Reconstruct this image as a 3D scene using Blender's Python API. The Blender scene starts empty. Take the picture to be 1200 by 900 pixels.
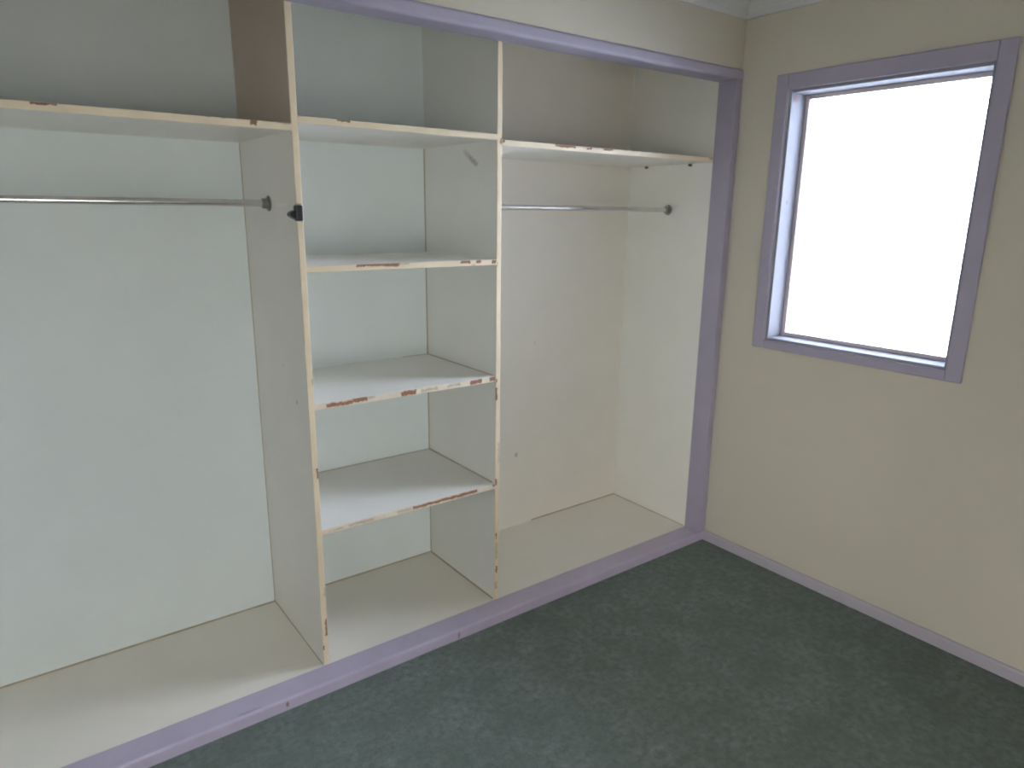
import bpy, bmesh, math, random
from mathutils import Vector, Matrix, noise
random.seed(7)
S = bpy.context.scene
COL = S.collection

# ------------------------------------------------------------------ camera
cam = bpy.data.cameras.new('camera'); cam_o = bpy.data.objects.new('camera', cam); COL.objects.link(cam_o)
yaw, pit, rol = 0.6442, -0.2433, 0.0122
cy, sy, cp, sp = math.cos(yaw), math.sin(yaw), math.cos(pit), math.sin(pit)
fwd = Vector((sy*cp, cy*cp, sp)); rt = Vector((cy, -sy, 0)); up = rt.cross(fwd)
r2 = rt*math.cos(rol) + up*math.sin(rol); u2 = up*math.cos(rol) - rt*math.sin(rol)
M = Matrix((r2, u2, -fwd)).transposed().to_4x4(); M.translation = (-2.6513, -1.9392, 1.5514)
cam_o.matrix_world = M
cam.sensor_width = 36; cam.lens = 814.66/1200*36; cam.clip_start = .02
S.camera = cam_o

# ------------------------------------------------------------------ sky, window portals, exposure
W = bpy.data.worlds.new('overcast_sky'); S.world = W; W.use_nodes = True
bg = W.node_tree.nodes['Background']
bg.inputs['Color'].default_value = (.79, .90, 1.12, 1); bg.inputs['Strength'].default_value = 14.0
S.view_settings.view_transform = 'Standard'; S.view_settings.look = 'None'
S.view_settings.gamma = 1; S.view_settings.use_curve_mapping = False
S.view_settings.exposure = 0.82
S.cycles.max_bounces = 14; S.cycles.diffuse_bounces = 9; S.cycles.use_denoising = True; S.cycles.filter_width = 2.0

def portal(name, loc, rot, sx, sz):          # tells the renderer where the sky light comes in; gives no light itself
    l = bpy.data.lights.new(name, 'AREA'); l.shape = 'RECTANGLE'; l.size = sx; l.size_y = sz
    l.cycles.is_portal = True
    o = bpy.data.objects.new(name, l); COL.objects.link(o); o.location = loc; o.rotation_euler = rot
RW = (-0.2234, -0.95, 1.0269, 2.0327)        # right window opening: y near closet, y far, z bottom, z top
LW = (-2.30, -3.20, .03, 1.20)               # unseen low opening added in the left wall for fill light: y0, y1, z0, z1
NW = (-2.70, -2.10, .25, 1.48)               # unseen low opening added behind the viewer for frontal fill: x0, x1, z0, z1
NY = -3.40; RX0 = -3.55                       # near and left walls
portal('sky_portal', (.125, (RW[0]+RW[1])/2, (RW[2]+RW[3])/2), (0, math.pi/2, 0), RW[3]-RW[2], RW[0]-RW[1])
portal('sky_portal', (RX0-.125, (LW[0]+LW[1])/2, (LW[2]+LW[3])/2), (0, -math.pi/2, 0), LW[3]-LW[2], LW[0]-LW[1])

portal('sky_portal', ((NW[0]+NW[1])/2, NY-.125, (NW[2]+NW[3])/2), (-math.pi/2, 0, 0), NW[1]-NW[0], NW[3]-NW[2])

# ------------------------------------------------------------------ layout (metres)
X1, X2, T, X3 = -1.9125, -1.2014, .0195, -.0396      # dividers, board thickness, right side panel
XL = -3.06                                           # left side panel's inner face
YB, D = .0907, .498; YK = YB + D                     # board fronts, back panel
ZF, TS = .041, .019                                  # wardrobe floor, shelf thickness
H1, H2 = 2.1398, 2.0959                              # header top, header underside
XJ = -.0416
ZA, ZB, ZC, ZD, ZR, ZL = 1.8059, 1.386, .9601, .5364, 1.7894, 1.7839
ZTOP = 2.34
CEIL, COR = 2.40, .07

# ------------------------------------------------------------------ materials
def nm(name):
    m = bpy.data.materials.new(name); m.use_nodes = True
    return m, m.node_tree, m.node_tree.nodes['Principled BSDF']
def N(t, ty, **kw):
    n = t.nodes.new(ty)
    for k, v in kw.items(): setattr(n, k, v)
    return n
def mixc(t, fac, a, b):
    n = N(t, 'ShaderNodeMix', data_type='RGBA')
    for s, v in ((n.inputs[0], fac), (n.inputs[6], a), (n.inputs[7], b)):
        if hasattr(v, 'is_output'): t.links.new(v, s)
        else: s.default_value = v if not isinstance(v, tuple) else (*v, 1)
    return n.outputs[2]
def paint(name, col, rough=.45, vary=.06, scale=6, bump=.0, bscale=60, stains=()):
    """painted board or plaster: faint blotches, fine relief, and single marks at fixed places"""
    m, t, p = nm(name)
    g = N(t, 'ShaderNodeNewGeometry')
    nz = N(t, 'ShaderNodeTexNoise'); nz.inputs['Scale'].default_value = scale; nz.inputs['Detail'].default_value = 5
    t.links.new(g.outputs['Position'], nz.inputs['Vector'])
    lo = tuple(c*(1-vary) for c in col); hi = tuple(min(1, c*(1+vary)) for c in col)
    c = mixc(t, nz.outputs['Fac'], lo, hi)
    if stains:
        wob = N(t, 'ShaderNodeTexNoise'); wob.inputs['Scale'].default_value = 90
        t.links.new(g.outputs['Position'], wob.inputs['Vector'])
    for (x, y, z, rx, ry, rz, sc, st) in stains:
        sub = N(t, 'ShaderNodeVectorMath', operation='SUBTRACT'); sub.inputs[1].default_value = (x, y, z)
        t.links.new(g.outputs['Position'], sub.inputs[0])
        dv = N(t, 'ShaderNodeVectorMath', operation='DIVIDE'); dv.inputs[1].default_value = (rx, ry, rz)
        t.links.new(sub.outputs[0], dv.inputs[0])
        ln = N(t, 'ShaderNodeVectorMath', operation='LENGTH'); t.links.new(dv.outputs[0], ln.inputs[0])
        ad = N(t, 'ShaderNodeMath', operation='MULTIPLY_ADD'); ad.inputs[1].default_value = .9
        t.links.new(wob.outputs['Fac'], ad.inputs[0]); t.links.new(ln.outputs['Value'], ad.inputs[2])
        mr = N(t, 'ShaderNodeMapRange'); mr.inputs[1].default_value = 1.6; mr.inputs[2].default_value = .9
        mr.inputs[3].default_value = 0; mr.inputs[4].default_value = st
        t.links.new(ad.outputs[0], mr.inputs[0])
        c = mixc(t, mr.outputs[0], c, sc)
    t.links.new(c, p.inputs['Base Color']); p.inputs['Roughness'].default_value = rough
    if bump:
        b2 = N(t, 'ShaderNodeTexNoise'); b2.inputs['Scale'].default_value = bscale; b2.inputs['Detail'].default_value = 4
        t.links.new(g.outputs['Position'], b2.inputs['Vector'])
        bp = N(t, 'ShaderNodeBump'); bp.inputs['Strength'].default_value = bump; bp.inputs['Distance'].default_value = .002
        t.links.new(b2.outputs['Fac'], bp.inputs['Height']); t.links.new(bp.outputs[0], p.inputs['Normal'])
    return m
BR = (.16, .085, .05); GR = (.12, .11, .09)
M_board = paint('painted_board', (.82, .80, .75), .42, .04)
M_floorb = paint('wardrobe_floor_paint', (.81, .77, .69), .42, .04)
M_div1 = paint('left_divider_paint', (.82, .79, .74), .42, .04, stains=[
    (X1, .191, .949, .02, .006, .007, BR, .6), (X1, .30, 1.05, .02, .004, .005, BR, .4), (X1, .42, .70, .02, .004, .004, BR, .3),
    (X1, .215, 1.563, .02, .058, .0028, (.92, .93, .92), .8)])
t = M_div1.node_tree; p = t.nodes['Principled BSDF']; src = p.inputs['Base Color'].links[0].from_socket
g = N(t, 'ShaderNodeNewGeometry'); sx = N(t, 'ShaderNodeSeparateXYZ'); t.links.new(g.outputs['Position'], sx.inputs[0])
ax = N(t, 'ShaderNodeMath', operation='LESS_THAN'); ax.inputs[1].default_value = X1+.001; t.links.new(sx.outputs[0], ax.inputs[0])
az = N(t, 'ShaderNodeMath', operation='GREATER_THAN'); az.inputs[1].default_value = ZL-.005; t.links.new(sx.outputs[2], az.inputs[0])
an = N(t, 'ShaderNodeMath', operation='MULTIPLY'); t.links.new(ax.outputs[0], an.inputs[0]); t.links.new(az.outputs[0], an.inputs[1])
t.links.new(mixc(t, an.outputs[0], src, (.66, .55, .45)), p.inputs['Base Color'])      # darker tan on the left face above the left shelf
M_div2 = paint('right_divider_paint', (.81, .81, .76), .42, .04, stains=[
    (X2, .292-.014*i, 1.759-.009*i, .02, .016, .010, (.30, .26, .20), (.25, .35, .45, .5, .6, .6)[i]) for i in range(6)])
M_back = paint('back_panel_paint', (.75, .81, .81), .5, .04)
M_backr = paint('right_bay_back_warmlit', (.79, .755, .68), .45, .04, stains=[(-.722, YK, .409, .012, .03, .014, BR, .4), (-.62, YK, .95, .008, .03, .008, BR, .15)])  # back panel colour with the bay's warm light painted in, plus brown spots
M_side = paint('right_side_panel_paint', (.78, .77, .71), .45, .04)
M_edge = paint('cream_edge_paint', (.73, .615, .435), .5, .10, 14)
M_edgeb = paint('beige_edge_paint', (.72, .63, .50), .55, .16, 30)
M_chip = paint('bare_chipboard', (.32, .165, .10), .9, .45, 160, .8, 300)
M_faint = paint('worn_edge_paint', (.52, .44, .33), .8, .25, 90)
M_seam = paint('grimy_filler', (.44, .385, .28), .8, .3, 20)
M_wall = paint('cream_wall_paint', (.56, .52, .43), .6, .03, 3, .25, 120)
M_ceil = paint('white_ceiling_paint', (.60, .61, .60), .7, .03, 3, .2, 100)
M_lav = paint('lavender_gloss_paint', (.37, .34, .43), .5, .08, 9, .12, 40)
M_sill = paint('worn_lavender_paint', (.49, .44, .565), .35, .10, 12, .15, 40, stains=[
    (-2.072, 0, .022, .006, .03, .012, (.20, .09, .06), .8), (-1.427, 0, .018, .005, .03, .014, (.20, .09, .06), .7),
    (-.83, YB, ZF, .03, .006, .02, (.18, .16, .15), .6), (-2.19, .012, ZF, .05, .006, .01, (.28, .26, .33), .6)])
M_base = paint('pale_lavender_paint', (.44, .41, .46), .45, .06, 9)
M_frame = paint('window_reveal_paint', (.29, .295, .345), .75, .05, 20, stains=[(.04, RW[0], 1.60, .008, .02, .012, GR, .6), (.03, RW[0], 2.0, .02, .02, .02, (.35, .17, .11), .8)])
M_sash = paint('window_sash_paint', (.62, .54, .55), .45, .06, 20)
M_black = paint('black_plastic', (.018, .02, .025), .35, .1)
M_pale = paint('pale_plastic', (.80, .81, .78), .4, .03)
M_peg = paint('brown_peg', (.14, .07, .045), .5, .2, 80)
M_conc = paint('pale_outdoor_concrete', (.55, .54, .52), .9, .1, 2)
M_wood = paint('bare_timber', (.40, .28, .17), .6, .15, 12)

M_steel = paint('dull_steel', (.30, .29, .27), .4, .1); M_steel.node_tree.nodes['Principled BSDF'].inputs['Metallic'].default_value = .8
M_chrome, t, p = nm('chrome'); p.inputs['Metallic'].default_value = 1; p.inputs['Roughness'].default_value = .22
g = N(t, 'ShaderNodeNewGeometry'); nz = N(t, 'ShaderNodeTexNoise'); nz.inputs['Scale'].default_value = 40
t.links.new(g.outputs['Position'], nz.inputs['Vector'])
t.links.new(mixc(t, nz.outputs['Fac'], (.66, .65, .62), (.80, .78, .75)), p.inputs['Base Color'])

def glass(name, tint):
    m, t, p = nm(name)
    out = t.nodes['Material Output']; t.nodes.remove(p)
    tr = N(t, 'ShaderNodeBsdfTransparent'); tr.inputs[0].default_value = (*tint, 1)
    gl = N(t, 'ShaderNodeBsdfGlossy'); gl.inputs['Roughness'].default_value = .02
    mx = N(t, 'ShaderNodeMixShader'); fr = N(t, 'ShaderNodeFresnel'); fr.inputs['IOR'].default_value = 1.45
    t.links.new(fr.outputs[0], mx.inputs[0]); t.links.new(tr.outputs[0], mx.inputs[1]); t.links.new(gl.outputs[0], mx.inputs[2])
    t.links.new(mx.outputs[0], out.inputs[0])
    return m
M_glass = glass('window_glass', (1, 1, 1))
M_warmfill = glass('warm_fill_glass', (1.0, .93, .83))          # tint added to warm the fill light; two faces per pane: it counts twice

M_carpet, t, p = nm('green_carpet'); p.inputs['Roughness'].default_value = 1; p.inputs['Specular IOR Level'].default_value = .05
g = N(t, 'ShaderNodeNewGeometry')
n1 = N(t, 'ShaderNodeTexNoise'); n1.inputs['Scale'].default_value = 7; n1.inputs['Detail'].default_value = 6; n1.inputs['Roughness'].default_value = .6
n2 = N(t, 'ShaderNodeTexNoise'); n2.inputs['Scale'].default_value = 38; n2.inputs['Detail'].default_value = 4; n2.inputs['Roughness'].default_value = .7
n3 = N(t, 'ShaderNodeTexNoise'); n3.inputs['Scale'].default_value = 420; n3.inputs['Detail'].default_value = 3
for n in (n1, n2, n3): t.links.new(g.outputs['Position'], n.inputs['Vector'])
def ramp(src, a, b):
    r = N(t, 'ShaderNodeMapRange'); r.inputs[1].default_value = a; r.inputs[2].default_value = b
    t.links.new(src, r.inputs[0]); return r.outputs[0]
c1 = mixc(t, ramp(n1.outputs['Fac'], .36, .64), (.200, .240, .212), (.275, .318, .298))
c2 = mixc(t, ramp(n2.outputs['Fac'], .34, .66), (.165, .200, .178), c1)
mul = N(t, 'ShaderNodeMix', data_type='RGBA', blend_type='MULTIPLY'); mul.inputs[0].default_value = .5
t.links.new(c2, mul.inputs[6]); t.links.new(mixc(t, n3.outputs['Fac'], (.6, .6, .6), (1.3, 1.3, 1.3)), mul.inputs[7])
t.links.new(mul.outputs[2], p.inputs['Base Color'])
bp = N(t, 'ShaderNodeBump'); bp.inputs['Strength'].default_value = .8; bp.inputs['Distance'].default_value = .006
t.links.new(n3.outputs['Fac'], bp.inputs['Height'])
bp2 = N(t, 'ShaderNodeBump'); bp2.inputs['Strength'].default_value = .5; bp2.inputs['Distance'].default_value = .01
t.links.new(n2.outputs['Fac'], bp2.inputs['Height']); t.links.new(bp.outputs[0], bp2.inputs['Normal'])
t.links.new(bp2.outputs[0], p.inputs['Normal'])

# ------------------------------------------------------------------ helpers
def link(name, bm, mats, parent=None, origin=None, smooth=False):
    """world-space bmesh -> one object whose origin sits at its own base"""
    vs = [v.co for v in bm.verts]
    if origin is None:
        origin = Vector(((min(v.x for v in vs)+max(v.x for v in vs))/2, (min(v.y for v in vs)+max(v.y for v in vs))/2, min(v.z for v in vs)))
    origin = Vector(origin)
    bmesh.ops.recalc_face_normals(bm, faces=bm.faces)
    for v in bm.verts: v.co -= origin
    me = bpy.data.meshes.new(name); bm.to_mesh(me); bm.free()
    for m in (mats if isinstance(mats, (list, tuple)) else [mats]): me.materials.append(m)
    if smooth:
        for f in me.polygons: f.use_smooth = True
    o = bpy.data.objects.new(name, me); COL.objects.link(o)
    if parent:
        o.parent = parent
        q = parent; base = Vector((0, 0, 0))
        while q: base += q.location; q = q.parent
        o.location = origin - base
    else: o.location = origin
    return o
def box(x0, x1, y0, y1, z0, z1, bev=0, seg=2, bm=None):
    bm = bm or bmesh.new()
    r = bmesh.ops.create_cube(bm, size=1)
    for v in r['verts']:
        v.co = Vector(((x0+x1)/2+v.co.x*(x1-x0), (y0+y1)/2+v.co.y*(y1-y0), (z0+z1)/2+v.co.z*(z1-z0)))
    if bev:
        es = {e for v in r['verts'] for e in v.link_edges}
        bmesh.ops.bevel(bm, geom=list(es), offset=bev, segments=seg, profile=.5, affect='EDGES')
    return bm
def holed(us, ws, f, thick0, thick1, hole):
    """slab with a rectangular hole: 3 x 3 cells, the middle left out; f(u, w, d) -> point"""
    bm = bmesh.new(); V = {}
    for i, u in enumerate(us):
        for j, w in enumerate(ws):
            for k, d in enumerate((thick0, thick1)): V[i, j, k] = bm.verts.new(f(u, w, d))
    for i in range(3):
        for j in range(3):
            if (i, j) == hole: continue
            for k in (0, 1): bm.faces.new([V[i, j, k], V[i+1, j, k], V[i+1, j+1, k], V[i, j+1, k]])
    a = hole[0]; b = hole[1]
    def q(i0, j0, i1, j1): bm.faces.new([V[i0, j0, 0], V[i1, j1, 0], V[i1, j1, 1], V[i0, j0, 1]])
    q(a, b, a+1, b); q(a, b+1, a+1, b+1); q(a, b, a, b+1); q(a+1, b, a+1, b+1)
    for i in range(3): q(i, 0, i+1, 0); q(i, 3, i+1, 3)
    for j in range(3): q(0, j, 0, j+1); q(3, j, 3, j+1)
    return bm
def cyl(p0, p1, r, seg=24, bm=None, bev=0):
    bm = bm or bmesh.new(); p0 = Vector(p0); p1 = Vector(p1); d = p1-p0
    m = Matrix.Translation((p0+p1)/2) @ d.to_track_quat('Z', 'Y').to_matrix().to_4x4()
    r_ = bmesh.ops.create_cone(bm, cap_ends=True, segments=seg, radius1=r, radius2=r, depth=d.length, matrix=m)
    if bev:
        es = {e for v in r_['verts'] for e in v.link_edges if len([f for f in e.link_faces if len(f.verts) > 4]) == 1}
        bmesh.ops.bevel(bm, geom=list(es), offset=bev, segments=2, affect='EDGES')
    return bm
def struct(o, label=None):
    o['kind'] = 'structure'
    if label: o['label'] = label
    return o
def thing(name, loc, label, cat, group=None):
    o = bpy.data.objects.new(name, None); COL.objects.link(o); o.location = loc; o.empty_display_size = .1
    o['label'] = label; o['category'] = cat
    if group: o['group'] = group
    return o
def extrude_profile(pts, f0, f1):
    """closed profile swept between two stations; f(u, w) -> point"""
    bm = bmesh.new()
    a = [bm.verts.new(f0(*q)) for q in pts]; b = [bm.verts.new(f1(*q)) for q in pts]
    n = len(pts)
    for i in range(n): bm.faces.new([a[i], a[(i+1) % n], b[(i+1) % n], b[i]])
    bm.faces.new(a); bm.faces.new(list(reversed(b)))
    return bm

# ------------------------------------------------------------------ room shell
struct(link('floor', box(RX0-.12, .12, NY-.12, .74, -.1, 0), M_carpet), 'green-grey cut pile carpet covering the whole room floor')
struct(link('ceiling', box(RX0-.12, .12, NY-.12, .74, CEIL, CEIL+.1), M_ceil), 'white ceiling just inside the top right corner')
struct(link('wall_right', holed([NY-.12, RW[1], RW[0], .74], [0, RW[2], RW[3], CEIL], lambda u, w, d: Vector((d, u, w)), 0, .12, (1, 1)), M_wall), 'cream painted wall holding the bright window')
struct(link('wall_left', holed([NY-.12, LW[1], LW[0], .74], [0, LW[2], LW[3], CEIL], lambda u, w, d: Vector((d, u, w)), RX0, RX0-.12, (1, 1)), M_wall), 'cream wall out of view on the left')
struct(link('wall_near', holed([RX0, NW[0], NW[1], 0], [0, NW[2], NW[3], CEIL], lambda u, w, d: Vector((u, d, w)), NY, NY-.12, (1, 1)), M_wall), 'cream wall behind the viewer')
struct(link('wall_rear', box(RX0, 0, .62, .74, 0, CEIL), M_wall), 'plain wall hidden behind the wardrobe')
# wall above and beside the wardrobe opening, one piece
bm = bmesh.new()
pts = [(RX0, 0), (XL-.06, 0), (XL-.06, H1), (0, H1), (0, CEIL), (RX0, CEIL)]
a = [bm.verts.new((x, .009, z)) for x, z in pts]; b = [bm.verts.new((x, YB, z)) for x, z in pts]
for i in range(6): bm.faces.new([a[i], a[(i+1) % 6], b[(i+1) % 6], b[i]])
bm.faces.new(a); bm.faces.new(list(reversed(b)))
struct(link('wall_back', bm, M_wall), 'cream painted wall above the wardrobe opening')
struct(link('ground', box(-14, 14, -14, 12, -.75, -.65), M_conc), 'pale concrete ground outside the window')

# wardrobe surround: header, right jamb, sill, left jamb
def rounded(y0, y1, z0, z1, r, corners):
    """rectangle (y, z) with chosen front corners rounded"""
    P = []
    def arc(cy_, cz_, a0, a1):
        for k in range(6):
            a_ = math.radians(a0+(a1-a0)*k/5); P.append((cy_+r*math.cos(a_), cz_+r*math.sin(a_)))
    if 'top' in corners: arc(y0+r, z1-r, 90, 180)
    else: P.append((y0, z1))
    if 'bottom' in corners: arc(y0+r, z0+r, 180, 270)
    else: P.append((y0, z0))
    P += [(y1, z0), (y1, z1)]
    return P
XE = XL-.06
pr = rounded(0, YB, H2, H1, .012, ('top', 'bottom'))
struct(link('trim_1', extrude_profile(pr, lambda u, w: Vector((XE, u, w)), lambda u, w: Vector((0, u, w))), M_lav), 'lavender head board across the top of the wardrobe opening')
pr = rounded(0, YB, XJ, 0, .005, ('top', 'bottom'))
struct(link('trim_2', extrude_profile(pr, lambda u, w: Vector((w, u, ZF)), lambda u, w: Vector((w, u, H2))), M_lav), 'lavender upright jamb at the right of the wardrobe opening')
pr = rounded(0, YB, 0, ZF, .009, ('top',))
struct(link('trim_3', extrude_profile(pr, lambda u, w: Vector((XE, u, w)), lambda u, w: Vector((0, u, w))), M_sill), 'worn lavender sill board along the wardrobe foot')
struct(link('trim_4', box(XE, XL, 0, YB, ZF, H2, .004), M_lav), 'lavender jamb at the left end of the wardrobe, out of view')
# cornice: cove profile (out from wall, down from ceiling)
cov = [(0, 0), (COR, 0), (COR, -.008)] + [(COR-.004-(COR-.012)*math.sin(math.radians(a_)), -.008-(COR-.016)*(1-math.cos(math.radians(a_)))) for a_ in range(0, 91, 15)] + [(.008, -COR), (0, -COR)]
struct(link('trim_5', extrude_profile(cov, lambda u, w: Vector((RX0, .009-u, CEIL+w)), lambda u, w: Vector((-u, .009-u, CEIL+w))), M_ceil), 'white coved cornice over the wardrobe wall')
struct(link('trim_6', extrude_profile(cov, lambda u, w: Vector((-u, .009-u, CEIL+w)), lambda u, w: Vector((-u, NY, CEIL+w))), M_ceil), 'white coved cornice over the window wall')
bb = [(0, 0), (.014, 0), (.014, .038), (.010, .045), (.004, .047), (0, .047)]
struct(link('baseboard_right', extrude_profile(bb, lambda u, w: Vector((-u, 0, w)), lambda u, w: Vector((-u, NY, w))), M_base), 'low pale lavender skirting under the window wall')

# ------------------------------------------------------------------ right window, and two openings added for fill light
def window(name, y0, y1, z0, z1, arch_side, arch_top, arch_bot, F, label, parts=2, pane=M_glass):
    """y0 = end nearer the wardrobe; F maps (depth out, along, z) into the room's axes"""
    w = bpy.data.objects.new(name, None); COL.objects.link(w); w.location = F(0, (y0+y1)/2, z0); struct(w, label)
    def b(nm_, d0, d1, a0, a1, q0, q1, mat, bev=.002, par=w):
        p = F(d0, a0, q0); q = F(d1, a1, q1)
        return link(nm_, box(min(p.x, q.x), max(p.x, q.x), min(p.y, q.y), max(p.y, q.y), q0, q1, bev), mat, par)
    s = -1 if y1 < y0 else 1
    ya, yb = y0-s*arch_side, y1+s*arch_side
    b('architrave', -.014, 0, ya, y0, z0-arch_bot, z1+arch_top, M_lav, .004)
    b('architrave', -.014, 0, y1, yb, z0-arch_bot, z1+arch_top, M_lav, .004)
    b('architrave', -.014, 0, y0, y1, z1, z1+arch_top, M_lav, .004)
    b('window_sill', -.014, 0, y0, y1, z0-arch_bot, z0, M_lav, .004)
    k = .012                                                         # reveal lining
    b('reveal_board', 0, .12, y0, y0+s*k, z0, z1, M_frame); b('reveal_board', 0, .12, y1-s*k, y1, z0, z1, M_frame)
    b('reveal_board', 0, .12, y0+s*k, y1-s*k, z1-k, z1, M_frame); b('reveal_board', 0, .12, y0+s*k, y1-s*k, z0, z0+k, M_frame)
    L = (y1-s*k)-(y0+s*k)
    for i in range(parts):                                          # sashes
        a0 = y0+s*k+L*i/parts; a1 = y0+s*k+L*(i+1)/parts; d0 = .098 if i % 2 == 0 else .102; d1 = d0+.018
        e = .017
        sash = b('sash_stile', d0, d1, a0, a0+s*e, z0+k, z1-k, M_sash, .003)
        b('sash_stile', d0, d1, a1-s*e, a1, z0+k, z1-k, M_sash, .003)
        b('sash_rail', d0, d1, a0+s*e, a1-s*e, z1-k-e, z1-k, M_sash, .003); b('sash_rail', d0, d1, a0+s*e, a1-s*e, z0+k, z0+k+e, M_sash, .003)
        b('pane', (d0+d1)/2-.002, (d0+d1)/2+.002, a0+s*e, a1-s*e, z0+k+e, z1-k-e, pane, 0)
    return w
window('window_1', RW[0], RW[1], RW[2], RW[3], .0533, .0603, .0349, lambda d, a, z: Vector((d, a, z)), 'bright overexposed window with lavender architrave on the right wall', 1)
window('fill_opening_left', LW[0], LW[1], LW[2], LW[3], .055, .055, .03, lambda d, a, z: Vector((RX0-d, a, z)), 'low glazed opening added in the left wall for fill light, out of view', 2, M_warmfill)
window('fill_opening_near', NW[0], NW[1], NW[2], NW[3], .055, .055, .03, lambda d, a, z: Vector((a, NY-d, z)), 'low glazed opening added behind the viewer for frontal fill light, out of view', 2, M_warmfill)

# ------------------------------------------------------------------ built-in wardrobe
wr = thing('built_in_wardrobe', (-1.55, YK, 0), 'open white built-in wardrobe with chipped cream shelf edges behind the lavender frame', 'wardrobe')
EDGE = .0025
def part(name, bm, mats, par=wr, label=None):
    o = link(name, bm, mats, par)
    if label: o['label'] = label
    return o
def edge_strip(axis, s0, s1, h0, h1, chips, mats, par, name='edge_strip', step=.002, rows=12, seed=0, label=None):
    """front lipping with its own chips: faces inside a chip sit deeper and show bare board.
    axis 'x': runs along x, h is z (shelf); axis 'z': runs along z, h is x (divider). chips: (s0, s1, h0, h1 as 0..1, material index)"""
    bm = bmesh.new(); n = max(2, int(round((s1-s0)/step)))
    def jit(s, k): return noise.noise(Vector((s*55, seed*9.7+k*3.1, .3)))+.6*noise.noise(Vector((s*170, seed*5.3+k, 7.7)))
    def inside(s, h):
        for (a, b_, lo, hi, mi) in chips:
            j = .0035
            if a+j*jit(h*.03+a, 1) < s < b_+j*jit(h*.03+b_, 2):
                if lo+.16*jit(s, 3)*(lo > .01) < h < hi+.16*jit(s, 4)*(hi < .99): return mi
        return 0
    G = {}; fm = {}
    for i in range(n):
        for j in range(rows): fm[i, j] = inside(s0+(s1-s0)*(i+.5)/n, (j+.5)/rows)
    for i in range(n+1):
        for j in range(rows+1):
            nb = [fm.get((i-a, j-b_), 0) for a in (0, 1) for b_ in (0, 1) if (i-a, j-b_) in fm]
            deep = .0018 if all(v == 1 for v in nb) else (.0005 if all(v for v in nb) else 0)
            s = s0+(s1-s0)*i/n; h = h0+(h1-h0)*j/rows
            if j in (0, rows): h += .0006*jit(s, 8+j); rnd = .0008
            else: rnd = 0
            y = YB+deep+rnd
            G[i, j] = bm.verts.new((s, y, h) if axis == 'x' else (h, y, s))
    for (i, j), mi in fm.items():
        f = bm.faces.new([G[i, j], G[i+1, j], G[i+1, j+1], G[i, j+1]]); f.material_index = mi
    # returns to the board behind
    B = {}
    rim = [(i, 0) for i in range(n+1)]+[(n, j) for j in range(1, rows+1)]+[(i, rows) for i in range(n-1, -1, -1)]+[(0, j) for j in range(rows-1, 0, -1)]
    for q in rim:
        c = G[q].co; B[q] = bm.verts.new((c.x, YB+EDGE, c.z))
    for k in range(len(rim)):
        a, b_ = rim[k], rim[(k+1) % len(rim)]
        bm.faces.new([G[a], G[b_], B[b_], B[a]])
    bm.faces.new([B[q] for q in rim])
    return part(name, bm, mats, par, label)
EM = [M_edge, M_chip, M_faint]; EMB = [M_edgeb, M_chip, M_faint]

# carcass boards
part('back_panel', box(XL, X1+T/2, YK, YK+.012, .01, ZTOP), M_back)
part('back_panel', box(X1+T/2, X2+T/2, YK, YK+.012, .01, ZTOP), M_back)
part('back_panel', box(X2+T/2, X3+.018, YK, YK+.012, .01, ZTOP), M_backr)
part('side_panel', box(X3, X3+.018, YB, YK, ZF, ZTOP), M_side)
part('side_panel', box(XL-.018, XL, YB, YK, ZF, ZTOP), M_side)
part('top_panel', box(XL-.018, X3+.018, YB+.001, YK+.012, ZTOP, ZTOP+.016), M_board)
for a, b_ in ((XL-.018, X1+T/2), (X1+T/2, X2+T/2), (X2+T/2, X3+.018)):
    part('floor_board', box(a, b_, YB, YK, ZF-.018, ZF, .0008, 1), M_floorb)
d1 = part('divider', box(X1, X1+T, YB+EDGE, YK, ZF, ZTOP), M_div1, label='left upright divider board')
d2 = part('divider', box(X2, X2+T, YB+EDGE, YK, ZF, ZTOP), M_div2, label='middle upright divider board')
edge_strip('z', ZF, H2+.02, X1, X1+T, [(.716, .752, .72, 1, 1), (.150, .216, .62, 1, 1), (.10, .118, 0, .3, 1), (1.02, 1.045, .7, 1, 2), (.30, .33, .75, 1, 2)], EM, d1, step=.003, rows=10, seed=1)
edge_strip('z', ZF, H2+.02, X2, X2+T, [(.868, .916, 0, .35, 1), (.530, .556, 0, .4, 1), (.304, .330, .15, .5, 1), (.155, .187, .2, .6, 1), (.09, .12, .1, .5, 2),
    (1.775, 1.792, .6, 1, 1), (.935, .95, 0, .4, 1), (1.36, 1.38, 0, .3, 2), (.62, .70, .55, 1, 2), (.22, .29, .2, .6, 2)], EM, d2, step=.003, rows=10, seed=2)

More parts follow.
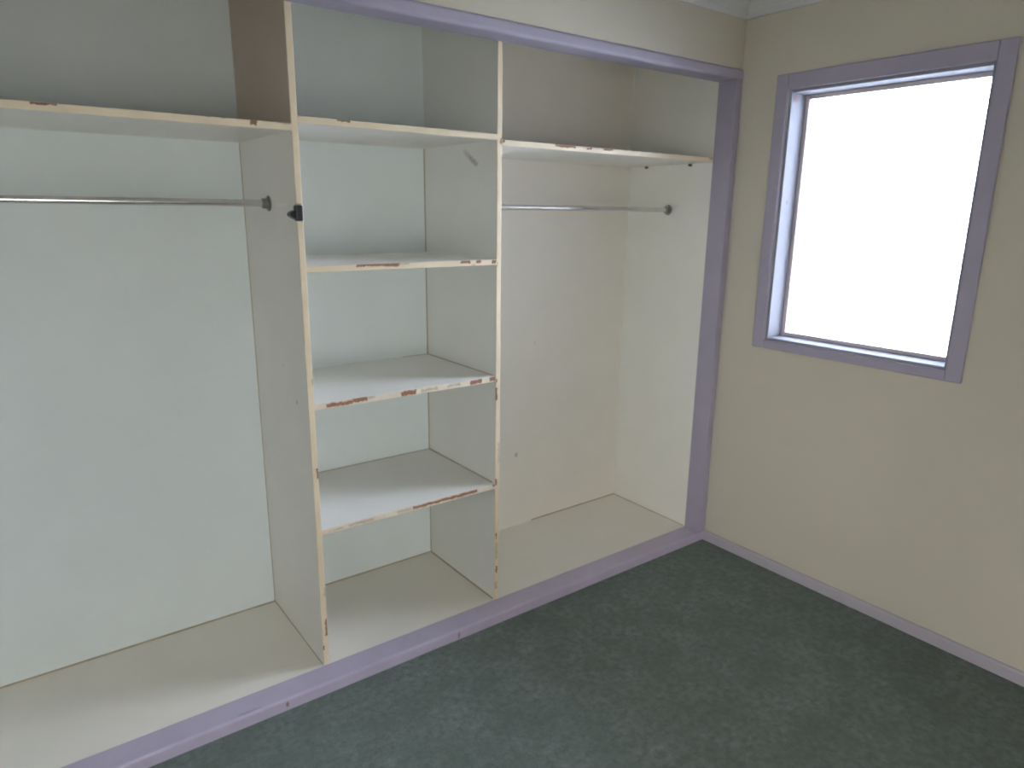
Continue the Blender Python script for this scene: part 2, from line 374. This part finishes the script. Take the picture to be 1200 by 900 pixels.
def shelf(name, x0, x1, z, chips, mats, label, seed):
    s = part(name, box(x0, x1, YB+EDGE, YK, z-TS, z), M_board, label=label)
    edge_strip('x', x0, x1, z-TS, z, chips, mats, s, seed=seed)
    return s
A0, A1 = X1+T, X2
shelf('shelf', A0, A1, ZA, [(-1.775, -1.735, .7, 1, 1), (-1.60, -1.59, .85, 1, 2), (-1.40, -1.38, .85, 1, 2)], EM, 'top middle shelf, one tiny nick in its edge', 3)
shelf('shelf', A0, A1, ZB, [(-1.735, -1.655, .62, 1, 1), (-1.655, -1.585, .50, 1, 1), (-1.585, -1.55, .75, 1, 2), (-1.352, -1.312, .45, 1, 1), (-1.290, -1.268, .5, 1, 1), (-1.31, -1.29, 0, .4, 2), (-1.222, -1.205, .2, .9, 1)], EM, 'second middle shelf, brown wear along its top edge', 4)
shelf('shelf', A0, A1, ZC, [(-1.855, -1.765, .2, .85, 1), (-1.765, -1.715, .4, 1, 1), (-1.715, -1.69, .6, 1, 2), (-1.592, -1.535, .1, .9, 1), (-1.515, -1.45, .3, .8, 2), (-1.41, -1.355, .35, .85, 2), (-1.313, -1.264, .15, .95, 1), (-1.231, -1.204, .2, .95, 1)], EMB, 'third middle shelf, row of brown chips in its edge', 5)
shelf('shelf', A0, A1, ZD, [(-1.558, -1.286, .30, .84, 1), (-1.62, -1.565, .3, .8, 2), (-1.80, -1.71, .35, .75, 2), (-1.87, -1.82, .3, .6, 2), (-1.215, -1.203, .5, 1, 1)], EMB, 'lowest middle shelf, long brown strip where its edge is bare', 6)
shelf('shelf', X2+T, X3, ZR, [(-1.18, -1.17, .4, 1, 1), (-.945, -.845, .55, 1, 1), (-.845, -.775, .75, 1, 2), (-.79, -.765, .5, 1, 1), (-.765, -.70, .8, 1, 2), (-.70, -.655, .65, 1, 1), (-.60, -.30, .88, 1, 2), (-.07, -.045, .5, 1, 2)], EM, 'right upper shelf, ragged top edge', 7)
shelf('shelf', XL, X1, ZL, [(-2.026, -2.008, .3, 1, 1), (-1.95, -1.915, .8, 1, 2), (-2.14, -2.09, .85, 1, 2), (-2.52, -2.47, .7, 1, 1)], EM, 'left upper shelf, small notch in its edge', 8)

# grimy filler lines in the corners
def seam(p, q, r=.0022, m=M_seam): part('filler_line', cyl(p, q, r*1.5, 6), m)
c = .0005
for z0, z1 in ((ZF, ZD-TS), (ZD, ZC-TS), (ZC, ZB-TS), (ZB, ZA-TS)): seam((X2-c, YK-c, z0), (X2-c, YK-c, z1), .0024)
seam((A0, YK-c, ZF+c), (A1, YK-c, ZF+c), .0034); seam((X2-c, YK, ZF+c), (X2-c, YB+.01, ZF+c), .0030)
seam((A0, YK-c, ZD+c), (A1, YK-c, ZD+c), .0014); seam((X2-c, YK, ZD+c), (X2-c, YB+.02, ZD+c), .0026)
seam((A1-.12, YK-c, ZC+c), (A1, YK-c, ZC+c), .0012); seam((X2-c, YK, ZC+c), (X2-c, YB+.02, ZC+c), .0016)
seam((XL, YK-c, ZF+c), (X1, YK-c, ZF+c), .0030); seam((X1-c, YK, ZF+c), (X1-c, YB+.01, ZF+c), .0014); seam((X1-c, YK-c, ZF), (X1-c, YK-c, ZL-TS), .0014)
seam((-.62, YK-c, ZF+c), (X3, YK-c, ZF+c), .0036); seam((X3-c, YK, ZF+c), (X3-c, YB+.01, ZF+c), .0018)
# pegs under the right shelf, on the side panel
for y, z in ((.474, ZR-TS-.007), (.211, ZR-TS-.007)): part('shelf_peg', cyl((X3, y, z), (X3-.014, y, z), .0055, 10), M_peg)

# ------------------------------------------------------------------ hanging rails
YR, ZRD = .3288, 1.5668
def rail(x0, x1, label):
    t = thing('hanging_rail', ((x0+x1)/2, YR, ZRD), label, 'rail', 'chrome hanging rails in the wardrobe')
    link('rod', cyl((x0+.004, YR, ZRD), (x1-.004, YR, ZRD), .0105, 28), M_chrome, t, smooth=False)
    for x, s in ((x0, 1), (x1, -1)):
        bm = cyl((x, YR, ZRD), (x+s*.004, YR, ZRD), .024, 28, bev=.0012)
        cyl((x+s*.003, YR, ZRD), (x+s*.022, YR, ZRD), .0155, 28, bm, .002)
        f = link('end_socket', bm, M_steel, t)
        for dz in (.019, -.019): link('screw', cyl((x+s*.003, YR, ZRD+dz), (x+s*.0062, YR, ZRD+dz), .0032, 10), M_chrome, f)
    return t
rail(X2+T, X3, 'long chrome hanging rail under the upper shelf of the right bay')
rail(XL, X1, 'chrome hanging rail ending at the left divider beside a black catch')

# black catch on the left divider's front edge
ct = thing('door_catch', (X1+.004, YB, 1.515), 'small black plastic catch on the front edge of the left divider', 'catch')
link('catch_body', box(X1-.010, X1+.012, YB-.022, YB+.001, 1.517, 1.562, .005, 3), M_black, ct)
bm = bmesh.new()
pr = [(X1-.010, 1.522), (X1-.024, 1.531), (X1-.026, 1.537), (X1-.020, 1.543), (X1-.010, 1.547)]
a = [bm.verts.new((x, YB-.018, z)) for x, z in pr]; b = [bm.verts.new((x, YB+.010, z)) for x, z in pr]
for i in range(5): bm.faces.new([a[i], a[(i+1) % 5], b[(i+1) % 5], b[i]])
bm.faces.new(a); bm.faces.new(list(reversed(b)))
link('tongue', bm, M_black, ct)
o = link('mounting_plate', box(X1+.012, X1+.0185, YB-.004, YB+.001, 1.515, 1.566, .001, 1), M_pale, ct); o['label'] = 'white mounting plate'
